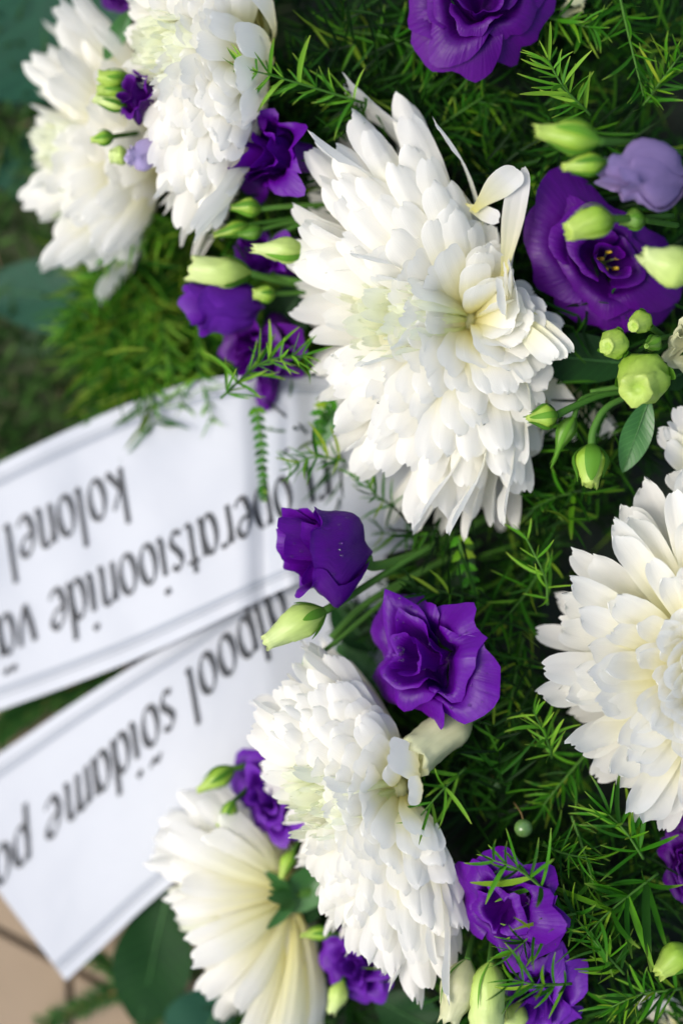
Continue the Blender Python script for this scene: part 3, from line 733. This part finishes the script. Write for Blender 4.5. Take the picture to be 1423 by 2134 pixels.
bloom("cream wilted bloom cut by the right edge below the open violet bloom", (1425, 725), -30, (-.7, -.2, .5), 60, 90, .4, 21, M['bud_cream'],
      [(1372,755),(1395,725),(1410,680),(1408,660),(1460,650),(1480,780),(1410,768)], layers=((1, 3, 140), (.7, 2, 160)), ruffle=.1)
bloom("scrap of cream bud at the top edge right of the top violet bloom", (1198, 10), -150, (-.1, -.8, .4), 26, 60, .3, 22, M['bud_cream'],
      [(1180,0),(1185,-40),(1225,-40),(1215,10),(1200,40),(1186,58)], layers=((1, 3, 140),), ruffle=.1)
for j_, (lab, rows) in enumerate((("pair of white petals showing through the fern in the bottom right corner", [(1420,2150,-200, 1330,2075,-170, 60, 3), (1440,2160,-200, 1385,2085,-170, 54, 8)]),
        ("loose white petal lying behind the bent bud stalks at right", [(1195,835,-210, 1272,905,-200, 42, 2)]),
        ("white petals poking in at the right edge above the right white flower", [(1470,960,-120, 1368,905,-90, 46, 1), (1480,1010,-120, 1385,930,-80, 50, 6), (1480,960,-120, 1408,852,-90, 50, 2), (1500,1080,-100, 1400,985,-60, 54, 9), (1500,1000,-100, 1392,890,-80, 44, 12)]))):
    t = thing("loose_petals", lab, "petals", P(*rows[0][:3]), None); solo_petals(t, None, rows, PW, 60 + j_)
# ---------------------------------------------------------------- buds
def bud(label, x0, y0, z0, x1, y1, z1, W, mat, seed, stem=None, sep=5, tipw=.35, smat='sepal', seplen=.75, sepw=.5, name="lisianthus_bud", fray=.06, peak=.4):
    """body from the stalk end (x0, y0) to the tip (x1, y1), W = greatest width"""
    rs = np.random.RandomState(seed); A = Pn(x0, y0, z0); B = Pn(x1, y1, z1); L = np.linalg.norm(B - A); a, u, w = basis(B - A)
    t = thing(name, label, "flower bud", A, "lisianthus buds among the flowers")
    nl, ns = 14, 20; V = []; uv = []; tws = rs.uniform(-2.2, 2.2); r0 = W / 2
    bow = (u * rs.normal(0, .05) + w * rs.normal(0, .05)) * L
    def prof(q):
        if q < peak: s = math.sin(q / peak * PI / 2) ** .65; return max(.16, s)
        f = (q - peak) / (1 - peak); return 1 - (1 - tipw) * (f * f * (3 - 2 * f)) ** .9
    for i in range(nl):
        q = i / (nl - 1)
        for k in range(ns):
            f = 2 * PI * k / ns
            tri = ((5 * (f + tws * q) / (2 * PI)) % 1)
            r = r0 * prof(q) * (1 + .2 * (tri - .5) * min(1, q * 2)) * (1 + .03 * rs.normal())
            ex = fray * L * rs.normal(0, .6) * (q > .95)
            V.append(A + a * (L * q + ex) + bow * math.sin(PI * q) + (u * math.cos(f) + w * math.sin(f)) * r); uv.append((q, f / (2 * PI)))
    o_ = len(V)
    for k in range(ns):      # folded mouth
        f = 2 * PI * k / ns; V.append(A + a * L * .86 + (u * math.cos(f + .5) + w * math.sin(f + .5)) * r0 * tipw * .35); uv.append((.8, f / (2 * PI)))
    V.append(A + a * L * .8); uv.append((.6, .5))
    F = gridF(nl + 1, ns, 0, True) + [(o_ + k, o_ + (k + 1) % ns, len(V) - 1) for k in range(ns)]
    baked("bud", V, F, mat, t, uv)
    for s in range(sep):
        f0 = 2 * PI * (s + .3) / sep + rs.normal(0, .1); V = []; uv = []; sl_ = seplen * rs.uniform(.85, 1.15); out_ = rs.uniform(.02, .2)
        for i in range(9):
            q = i / 8; qq = q * sl_; ww_ = sepw * (math.sin(PI * (.2 + .78 * q)) ** .8) / max(.35, prof(min(1, qq)))
            for j in range(4):
                v = (j - 1.5) / 1.5
                f = f0 + v * ww_ * .5
                r = r0 * (prof(min(1, qq)) * 1.09 + out_ * q ** 3) + 1.5 - .8 * abs(v)
                V.append(A + a * (L * qq) + bow * math.sin(PI * min(1, qq)) + (u * math.cos(f) + w * math.sin(f)) * r); uv.append((q, .5 + .5 * v))
        baked("sepal", V, gridF(9, 4), M[smat], t, uv)
    if stem:
        pts = [A + a * 4] + [Pn(*p) for p in stem]
        V, F, uv = tube(bez(pts, 16), np.linspace(min(9, W * .16), 6, 16), 8); baked("stem", V, F, M['stem'], t, uv)
    return t
b_, bp, bc, bk = M['bud'], M['bud_pale'], M['bud_cream'], M['bud_dark']
BUDS = [
 ("upper of the two green buds pointing left above the open violet bloom", 1248,295,210, 1114,272,200, 66, b_, [(1330,300,120),(1423,320,0)], {}),
 ("lower, smaller green bud of the pair above the open violet bloom", 1262,338,190, 1172,348,190, 46, b_, [(1330,330,60)], {}),
 ("green ribbed bud lying across the open violet bloom, tip to the left", 1278,455,160, 1182,484,170, 66, b_, [(1320,455,120),(1400,450,20)], dict(tipw=.62, smat='bud_', sepw=.4)),
 ("small dark green bud just right of the bud over the violet bloom", 1345,458,120, 1290,462,120, 42, bk, [(1410,470,20)], {}),
 ("pale green bud at the right edge beneath the lilac one", 1450,575,160, 1336,528,170, 84, bp, [(1500,600,60)], dict(sep=0, tipw=.42)),
 ("round green bud, left one of the three below the open violet bloom", 1290,722,-10, 1262,722,40, 64, b_, [(1330,760,-120)], dict(tipw=.5, sep=3, seplen=.5)),
 ("round green bud touching the lower rim of the open violet bloom", 1345,672,0, 1318,680,50, 48, b_, [(1380,700,-100)], dict(tipw=.5, sep=3, seplen=.5)),
 ("tiny dark bud cluster right of the round green buds", 1370,705,-20, 1345,722,20, 34, bk, [(1400,700,-100)], dict(tipw=.3, seplen=1.1)),
 ("biggest round yellow-green bud, folded open, near the right edge", 1352,775,-40, 1322,815,60, 108, b_, [(1400,760,-120)], dict(tipw=.62, sep=2, seplen=.5, fray=.1)),
 ("pointed green bud with spread sepals on a curved stalk over white petals", 1160,866,-40, 1098,872,-20, 52, b_, [(1200,845,-50),(1260,822,-70),(1330,815,-100)], dict(tipw=.25, seplen=1.1, smat='sepal')),
 ("slender green bud pointing down with a forked tip", 1196,868,-60, 1160,945,-50, 38, bk, [(1215,830,-70),(1290,815,-100)], dict(tipw=.2, seplen=1.25)),
 ("green bell-shaped bud hanging on a thick bent stalk above the right white flower", 1232,925,-60, 1228,1012,-40, 70, b_, [(1236,895,-55),(1262,850,-60),(1320,820,-90)], dict(tipw=.5, sepw=.9, seplen=.9)),
 ("large pale yellow-green bud beneath the upright violet bloom", 678,1272,-60, 553,1342,-40, 74, bp, [(740,1235,-110),(860,1160,-160),(980,1100,-260)], dict(tipw=.45, seplen=.4, fray=.04)),
 ("small green bud below the large pale bud", 660,1368,-130, 632,1402,-110, 32, b_, [(720,1320,-160),(860,1200,-220)], dict(tipw=.3, sep=3)),
 ("cream wilted bud under the centre violet bloom", 980,1500,-90, 862,1578,-40, 86, bc, [(1060,1460,-200)], dict(tipw=1.0, sep=0, fray=.05, peak=.35)),
 ("light green bud at the left above the lowest white flower", 488,1600,-250, 412,1648,-240, 44, b_, [(540,1590,-300)], dict(tipw=.35)),
 ("small green bud hanging under the light one above the lowest white flower", 488,1668,-240, 455,1722,-240, 32, b_, [(520,1640,-300)], dict(tipw=.35)),
 ("small yellow-green bud between the two lower white flowers", 612,1770,-260, 586,1830,-240, 32, b_, [(640,1720,-320)], dict(tipw=.45, sep=2)),
 ("tiny green bud right of the lowest flower's calyx", 690,1945,-220, 628,1950,-220, 30, b_, [(740,1950,-300)], {}),
 ("cream closed bud at the bottom edge by the white petals", 975,2000,-60, 935,2130,-50, 84, bc, [(985,1950,-140)], dict(tipw=.5, sep=3, sepw=.12, peak=.45)),
 ("bright green ribbed bud at the bottom edge beside the cream one", 1022,2005,-40, 1015,2145,-30, 74, bp, [(1025,1960,-120)], dict(tipw=.95, sep=4, sepw=.12, peak=.35)),
 ("pale yellow bud at the bottom under the small violet bloom", 715,2045,-230, 690,2110,-230, 44, bp, [(730,2010,-300)], dict(tipw=.5, sep=0)),
 ("small yellow-green bud cut by the bottom edge beneath the ruffled bloom", 1085,2090,-90, 1055,2150,-90, 50, bp, [(1110,2060,-160)], dict(tipw=.5, sep=0)),
 ("yellow-green bud at the right edge low down in the fern", 1440,1975,-20, 1370,2030,0, 66, b_, [(1500,1950,-80)], dict(tipw=.5, sep=2)),
 ("blurred green bud, topmost of those over the leftmost white flower", 268,160,-170, 206,160,-170, 40, b_, [(330,160,-300)], dict(tipw=.7)),
 ("blurred green bud second from top over the leftmost white flower", 262,190,-170, 203,188,-170, 34, b_, [(330,180,-300)], dict(tipw=.7)),
 ("blurred yellow-green bud third from top over the leftmost white flower", 265,225,-170, 198,206,-170, 36, bp, [(330,230,-300)], dict(tipw=.5)),
 ("small blurred green bud with a long stalk on the leftmost white flower", 238,284,-170, 190,292,-170, 34, b_, [(300,276,-280),(360,270,-320)], {}),
 ("pale green bud end under the pale lilac tip", 268,322,-170, 230,326,-170, 42, bp, [(330,325,-320)], dict(tipw=.7, sep=0)),
 ("green bud with dark claw-like sepals below the folded violet bloom", 545,436,-170, 482,432,-160, 42, b_, [(600,430,-190),(700,425,-240)], dict(tipw=.3, seplen=1.15)),
 ("long green bud below the one with claw-like sepals", 520,468,-180, 446,490,-170, 34, b_, [(580,460,-200),(690,445,-250)], dict(tipw=.35, seplen=.9)),
 ("short green bud under the long green bud left of centre", 548,478,-175, 495,487,-165, 32, bk, [(600,465,-200),(690,455,-250)], dict(tipw=.35, seplen=1.1)),
 ("pale yellow-green bud partly hidden behind the big flower's left edge", 640,525,-140, 530,518,-130, 58, bp, [(720,520,-200)], dict(tipw=.35, sep=2, fray=.08)),
 ("pale green wilted bud above the blue-violet closed bud", 525,570,-190, 396,560,-180, 66, bp, [(600,590,-230),(680,600,-260)], dict(tipw=.85, sep=3, seplen=.5, fray=.08)),
 ("small round green bud right of the blue-violet closed bud", 575,612,-190, 527,612,-180, 38, b_, [(620,610,-220),(690,600,-260)], dict(tipw=.6)),
]
M['bud_'] = M['bud']
BT = []
for i, (lab, x0, y0, z0, x1, y1, z1, W, mt, st, kw) in enumerate(BUDS):
    BT.append(bud(lab, x0, y0, z0, x1, y1, z1, W, mt, 40 + i, st, **kw))

# berries
for (x, y, z, r, lab) in ((1090, 1726, -80, 20, "shiny green berry alone in the fern above the lower violet bloom"), (1030, 1635, -260, 15, "dim green berry deep in the fern below the cream bud")):
    t = thing("green_berry", lab, "berry", P(x, y, z), "green fern berries")
    V, F, uv = ball(P(x, y, z), r); baked("berry", V, F, M['berry'], t, uv)
    V, F, uv = tube(bez([P(x, y - r * .8, z), P(x - 6, y - r - 14, z - 10), P(x - 20, y - r - 34, z - 50)], 6), 1.8, 5); baked("stalk", V, F, M['twig'], t, uv)

rs = np.random.RandomState(2)

# ---------------------------------------------------------------- broad leaves, stems, fronds, twigs
def broad(label, base, tip, wid, mat, seed, fold=.25, sag=0.0, bow=(0, 0), group="broad leaves in the arrangement", shape=1.0, name="broad_leaf"):
    rs = np.random.RandomState(seed); A = Pn(*base); B = Pn(*tip); n, m_ = 22, 11
    L = np.linalg.norm(B - A); d = norm(B - A); side = norm(np.cross(d, [0.05, .02, 1])); up = np.cross(side, d)
    V = []; uv = []; mid = []
    for i in range(n):
        t = i / (n - 1); wv = wid * .5 * (math.sin(PI * t ** shape) ** .75 if 0 < t < 1 else .012)
        c = A + d * L * t + up * (sag * math.sin(PI * t)) + side * (bow[0] * math.sin(PI * t)) ; mid.append(c + up * 1.5)
        for j in range(m_):
            v = -1 + 2 * j / (m_ - 1)
            V.append(c + side * wv * v + up * (fold * wv * abs(v) ** 1.4 + .05 * wv * math.sin(9 * t + 3 * v + seed))); uv.append((t, .5 + .5 * v))
    o = baked(name, V, gridF(n, m_), mat, None, uv); tagit(o, label, "leaf", group)
    Vv, F, uv2 = tube(mid, np.linspace(wid * .008 + 1.5, .8, n), 6)
    org = np.array(o.location) / S
    me = mesh_from("midrib", (np.array(Vv) - org) * S, F, uv2, True, M['leaf_mid']); link(bpy.data.objects.new("midrib", me), o)
    return o
LF, LB, LM = M['leaf'], M['leaf_blue'], M['leaf_mid']
broad("big glossy dark green leaf under the left side of the lowest white flower", (352, 1850, -480), (290, 2140, -560), 190, LF, 1, .1, 20)
broad("dark blue-green leaf at the bottom edge right of the glossy leaf", (480, 2050, -520), (390, 2230, -560), 220, LB, 2, .1)
broad("large blurred blue-green leaf filling the top left corner", (260, 160, -600), (-120, -90, -640), 460, LB, 3, .1)
broad("blurred dark leaf behind the top of the leftmost white flower", (330, 330, -640), (-90, 250, -700), 360, LB, 4, .12)
broad("wide blurred blue-green leaf below the leftmost white flower", (330, 640, -560), (-60, 600, -640), 190, LB, 5, .1, 0)
broad("blurred green leaf lying on the grass left of the violet buds", (300, 610, -600), (30, 730, -680), 150, LF, 6, .15)
broad("blurred dark leaf between the leftmost flower and the grass", (320, 470, -660), (60, 560, -700), 170, LB, 7, .1)
broad("dark green leaf under the right petals of the largest flower", (1330, 760, -150), (1080, 735, -160), 110, LF, 8, .15)
broad("pointed green leaf hanging right of the bell-shaped bud", (1352, 830, -70), (1296, 985, -90), 66, LM, 9, .25)
broad("narrow green leaf between the two upper left white flowers", (272, 20, -260), (218, 128, -280), 44, LM, 10, .3)
broad("dark leaf right of the largest round bud at the right edge", (1440, 770, -120), (1370, 800, -130), 60, LF, 11, .2)
broad("dark green leaf left of the big middle flower behind the violet bud", (640, 590, -300), (560, 710, -320), 110, LF, 12, .2)
broad("dark green leaf under the bottom of the big middle flower", (980, 1140, -300), (880, 1290, -330), 110, LF, 13, .2)
broad("green leaf beside the lowest flower's calyx", (690, 1800, -300), (585, 1900, -300), 90, LM, 14, .3)
broad("dark leaf behind the calyx of the lowest white flower", (680, 1880, -330), (575, 1925, -310), 60, LF, 15, .3)
broad("dark leaf under the centre violet bloom's left side", (780, 1360, -330), (690, 1250, -360), 90, LF, 16, .2)
broad("green leaf between the large pale bud and the lower middle white flower", (800, 1450, -340), (700, 1340, -360), 80, LM, 17, .2)
broad("small leaf peeking left of the big flower above the ribbon", (700, 850, -240), (655, 930, -250), 46, LM, 18, .2)
broad("dark leaf at the bottom edge beneath the lower middle white flower", (930, 2160, -300), (780, 2080, -320), 120, LF, 19, .2)
# thick stalks crossing between bloom and bud: each belongs to its own flower
for (pts, r, own) in (([(1010, 1080, -280), (880, 1150, -200), (780, 1180, -110), (765, 1160, -75)], 11, t8),
                      ([(1000, 1130, -300), (880, 1190, -230), (760, 1260, -190), (690, 1330, -180)], 8, BT[13]),
                      ([(700, 455, -240), (620, 470, -210), (560, 500, -220)], 7, BT[30]),
                      ([(700, 590, -260), (620, 585, -230), (560, 575, -230)], 7, BT[33]),
                      ([(1430, 770, -150), (1330, 800, -100), (1230, 820, -90)], 9, BT[9])):
    V, F, uv = tube(bez([P(*p) for p in pts], 18), r, 8); baked("stem", V, F, M['stem'], own, uv)
# toothed fronds
def frond(label, pts, wid, n, seed, mat):
    rs = np.random.RandomState(seed); path = bez([P(*p) for p in pts], n * 2)
    t = thing("fern_frond", label, "fern frond", path[0], "toothed fern fronds")
    V, F, uv = tube(path, np.linspace(4, 1.6, len(path)), 6); baked("stem", V, F, M['stem'], t, uv)
    T = np.gradient(path, axis=0)
    for k in range(n):
        c = path[2 * k]; tt = norm(T[2 * k]); sd_ = norm(np.cross(tt, [0, 0, 1]))
        for s in (-1, 1):
            d = norm(sd_ * s + tt * .75); up = norm(np.cross(d, sd_)); l = wid * (1 - .55 * k / n) * rs.uniform(.85, 1.15); q = norm(np.cross(d, [0, 0, 1]))
            pts2 = [(0, -.2), (.3, -.42), (.38, -.3), (.62, -.38), (.7, -.22), (1, 0), (.72, .2), (.62, .36), (.4, .28), (.3, .42), (0, .2)]
            V = [c + np.array([0, 0, 2])] + [c + d * l * a + q * l * b * .7 + np.array([0, 0, 4 * math.sin(a * 3)]) for a, b in pts2]
            F = [(0, i + 1, i + 2) for i in range(len(pts2) - 1)]
            baked("leaflet", V, F, mat, t, [(.5, .5)] * len(V))
frond("toothed fern frond hanging straight down over the upper ribbon", [(535, 850, -240), (545, 930, -250), (548, 1000, -260), (549, 1045, -265)], 26, 14, 1, M['fern'])
frond("toothed fern frond below the lowest petals of the big middle flower", [(955, 1120, -170), (975, 1200, -170), (1010, 1270, -190), (1080, 1350, -220)], 36, 9, 2, M['fern'])
frond("toothed fern frond at the left edge of the big middle flower over the ribbon", [(690, 830, -230), (668, 870, -240), (672, 930, -250)], 34, 6, 3, M['fern'])
# fir twigs on the paving
def fir(label, pts, ll, n, seed):
    rs = np.random.RandomState(seed); path = bez([P(*p) for p in pts], 14)
    t = thing("fir_twig", label, "fir twig", path[0], "fir twigs on the paving")
    V, F, uv = tube(path, np.linspace(6, 2.5, 14), 6); baked("stem", V, F, M['twig'], t, uv)
    T = np.gradient(path, axis=0); sp = []
    for k in range(n):
        f = rs.uniform(0, 12.9); i = int(f); c = path[i] + (path[i + 1] - path[i]) * (f - i); tt = norm(T[i]); a, u, w = basis(tt)
        an = rs.uniform(0, 2 * PI); d = norm(tt * .8 + (u * math.cos(an) + w * math.sin(an)) * .9)
        sp.append((*c, *d, 0, 0, 0, ll * rs.uniform(.7, 1.1), 5.5, rs.rand()))
    V, F, uv = blades(sp, 2); o = baked("needles", V, F, M['needle'], t, uv); o['kind'] = 'stuff'
fir("fir twig pointing left along the bottom edge on the paving", [(320, 2040, -560), (210, 2080, -590), (90, 2140, -620)], 50, 260, 1)
fir("fir twig with brown stem just below the ribbon's lower corner", [(290, 2080, -560), (240, 2020, -580), (170, 1990, -600)], 45, 220, 2)
fir("fir twig showing in the gap between the two ribbons", [(260, 1390, -560), (130, 1440, -580), (20, 1500, -600)], 60, 420, 3)
fir("fir twig at the left edge under the lower ribbon's upper border", [(180, 1420, -640), (60, 1480, -650), (-40, 1560, -650)], 60, 320, 4)
fir("fir twig at the bottom edge under the dark blue-green leaf", [(420, 2000, -600), (330, 2110, -650), (280, 2170, -660)], 45, 220, 5)

# ---------------------------------------------------------------- printed ribbons
def zR1(x, y): return -330 - 150 * np.clip((560 - x) / 560, 0, 1.2) + 10 * np.sin(x * .008 + y * .003) + 4 * np.sin(x * .03 + y * .011) * np.sin(y * .02) - 25 * np.exp(-((x - 552) / 22) ** 2) + 22 * np.exp(-((x - 610) / 30) ** 2)
def zR2(x, y): return -372 - 130 * np.clip((560 - x) / 560, 0, 1.3) + 12 * np.sin(x * .007 - y * .005)
def ribbon(label, top, bot, zf, seedn):
    A = bez(top, 60); B = bez(bot, 60); n, m_ = 60, 24; V = []; px = []
    for i in range(n):
        for j in range(m_):
            q = A[i] + (B[i] - A[i]) * j / (m_ - 1); px.append(q); V.append(Pn(q[0], q[1], zf(q[0], q[1])))
    o = baked("printed_ribbon", V, gridF(n, m_), M['ribbon'], None); tagit(o, label, "ribbon", "printed white mourning ribbons")
    def strip(name, f0, f1, mat, lift):
        V = []
        for i in range(n):
            for f in (f0, (f0 + f1) / 2, f1):
                q = A[i] + (B[i] - A[i]) * f; V.append(Pn(q[0], q[1], zf(q[0], q[1]) + lift))
        org = np.array(o.location) / S; me = mesh_from(name, (np.array(V) - org) * S, gridF(n, 3), None, True, mat); link(bpy.data.objects.new(name, me), o)
    for f0, f1 in ((.052, .060), (.070, .092), (.908, .930), (.940, .948)): strip("border_line", f0, f1, M['ink_grey'], 3)
    return o
ell = lambda cx, cy, rx, ry, a0=0, a1=360, n=18: [(cx + rx * math.cos(math.radians(a0 + (a1 - a0) * i / (n - 1))), cy + ry * math.sin(math.radians(a0 + (a1 - a0) * i / (n - 1)))) for i in range(n)]
def sm(pts, n=12): return [tuple(p) for p in bez([(a, b, 0) for a, b in pts], n)[:, :2]]
DOT = lambda x, y: [(x - .04, y + .07), (x + .04, y - .07)]
G = {
 'o': (.95, [ell(.45, .5, .33, .5, 60, 420)]), 'l': (.5, [[(.28, 1.5), (.25, .12)], sm([(.25, .12), (.3, 0), (.42, .06)], 5)]),
 'k': (.95, [[(.2, 1.45), (.2, 0)], sm([(.72, .98), (.5, .7), (.24, .45)], 6), sm([(.3, .5), (.55, .25), (.82, 0)], 6)]),
 'n': (.95, [[(.15, 1), (.15, 0)], sm([(.15, .6), (.3, .92), (.55, 1), (.68, .8), (.66, .1), (.8, 0)], 14)]),
 'e': (.9, [sm([(.14, .5), (.5, .55), (.72, .78), (.5, 1), (.2, .8), (.1, .4), (.28, .03), (.55, .03), (.72, .18)], 22)]),
 'p': (.95, [[(.15, 1.02), (.15, -.5)], ell(.45, .5, .32, .5, 150, 510)]), 'r': (.7, [[(.15, 1), (.15, 0)], sm([(.15, .6), (.3, .92), (.5, 1), (.62, .93)], 8)]),
 'a': (.95, [ell(.4, .5, .3, .5, 30, 390), [(.72, 1.0), (.72, .1), (.82, 0)]]), 't': (.65, [[(.28, 1.3), (.27, .12), (.36, 0), (.52, .06)], [(.06, 1), (.56, 1)]]),
 's': (.75, [sm([(.6, .88), (.38, 1), (.16, .8), (.3, .55), (.56, .3), (.4, .02), (.1, .12)], 16)]), 'i': (.5, [[(.25, 1), (.25, .12), (.38, 0)], DOT(.25, 1.42)]),
 'd': (.95, [ell(.4, .5, .3, .5, 30, 390), [(.72, 1.5), (.72, .1), (.82, 0)]]), 'v': (.9, [sm([(.08, 1), (.2, .5), (.38, 0)], 5), sm([(.38, 0), (.62, .45), (.75, 1)], 5)]),
 'm': (1.45, [[(.15, 1), (.15, 0)], sm([(.15, .6), (.3, .92), (.5, 1), (.62, .8), (.6, 0)], 12), sm([(.62, .6), (.78, .92), (1, 1), (1.12, .8), (1.1, .1), (1.24, 0)], 14)]), ' ': (.6, [])}
G['ä'] = (.95, G['a'][1] + [DOT(.28, 1.42), DOT(.62, 1.42)]); G['õ'] = (.95, G['o'][1] + [sm([(.18, 1.36), (.34, 1.5), (.54, 1.38), (.72, 1.52)], 8)])
def write(o, text, org, Rv, U0, U1, zf, skipn=0):
    total = sum(G[c][0] for c in text); s = -sum(G[c][0] for c in text[:skipn]); Rv = np.array(Rv); ro = np.array(o.location) / S
    for ch in text:
        adv, strokes = G[ch]; V = []; F = []
        for st in strokes:
            st = np.array(st, float)
            if len(st) == 2: st = np.array([st[0] + (st[1] - st[0]) * q for q in np.linspace(0, 1, 6)])
            dd = np.gradient(st, axis=0); dd /= np.linalg.norm(dd, axis=1)[:, None] + 1e-9
            off = len(V)
            for (x, y), (dx, dy) in zip(st, dd):
                wdt = .048 + .086 * abs(dx * math.sin(.75) - dy * math.cos(.75)) ** 1.5
                for sg in (-1, 1):
                    xx = x - dy * wdt * sg * 1.0; yy = y + dx * wdt * .55 * sg
                    f = np.clip((s + xx) / total, 0, 1); U = np.array(U0) * (1 - f) + np.array(U1) * f
                    q = np.array(org) + Rv * (s + xx) + U * yy
                    V.append((Pn(q[0], q[1], zf(q[0], q[1]) + 3.5) - ro) * S)
            F += [(off + 2 * i, off + 2 * i + 1, off + 2 * i + 3, off + 2 * i + 2) for i in range(len(st) - 1)]
        if V:
            link(bpy.data.objects.new("letter", mesh_from("letter", V, F, None, False, M['ink'])), o)
        s += adv
r1 = ribbon("upper white printed ribbon reading kolonel, running up behind the flowers",
    [(-80,1005,0),(0,965,0),(150,893,0),(310,825,0),(430,790,0),(560,780,0),(700,790,0),(860,830,0)],
    [(-80,1508,0),(0,1480,0),(140,1430,0),(280,1375,0),(430,1305,0),(590,1228,0),(720,1180,0),(860,1140,0)], zR1, 1)
write(r1, "kolonel", (258, 970), (-44.5, 22.8), (13, 80), (13, 80), zR1)
write(r1, "ri operatsioonide vä", (560, 1009), (-44, 21.8), (13, 78), (9, 80), zR1, 4)
r2 = ribbon("lower white printed ribbon with a cut corner, under the upper one",
    [(-150,1662,0),(0,1570,0),(130,1482,0),(250,1405,0),(380,1325,0),(500,1250,0),(640,1185,0),(800,1130,0)],
    [(138,2044,0),(220,1968,0),(300,1892,0),(400,1808,0),(500,1725,0),(600,1635,0),(700,1540,0),(820,1420,0)], zR2, 2)
write(r2, "alpool sõidame poo", (584, 1214), (-42, 39.6), (20, 76), (2, 76), zR2)
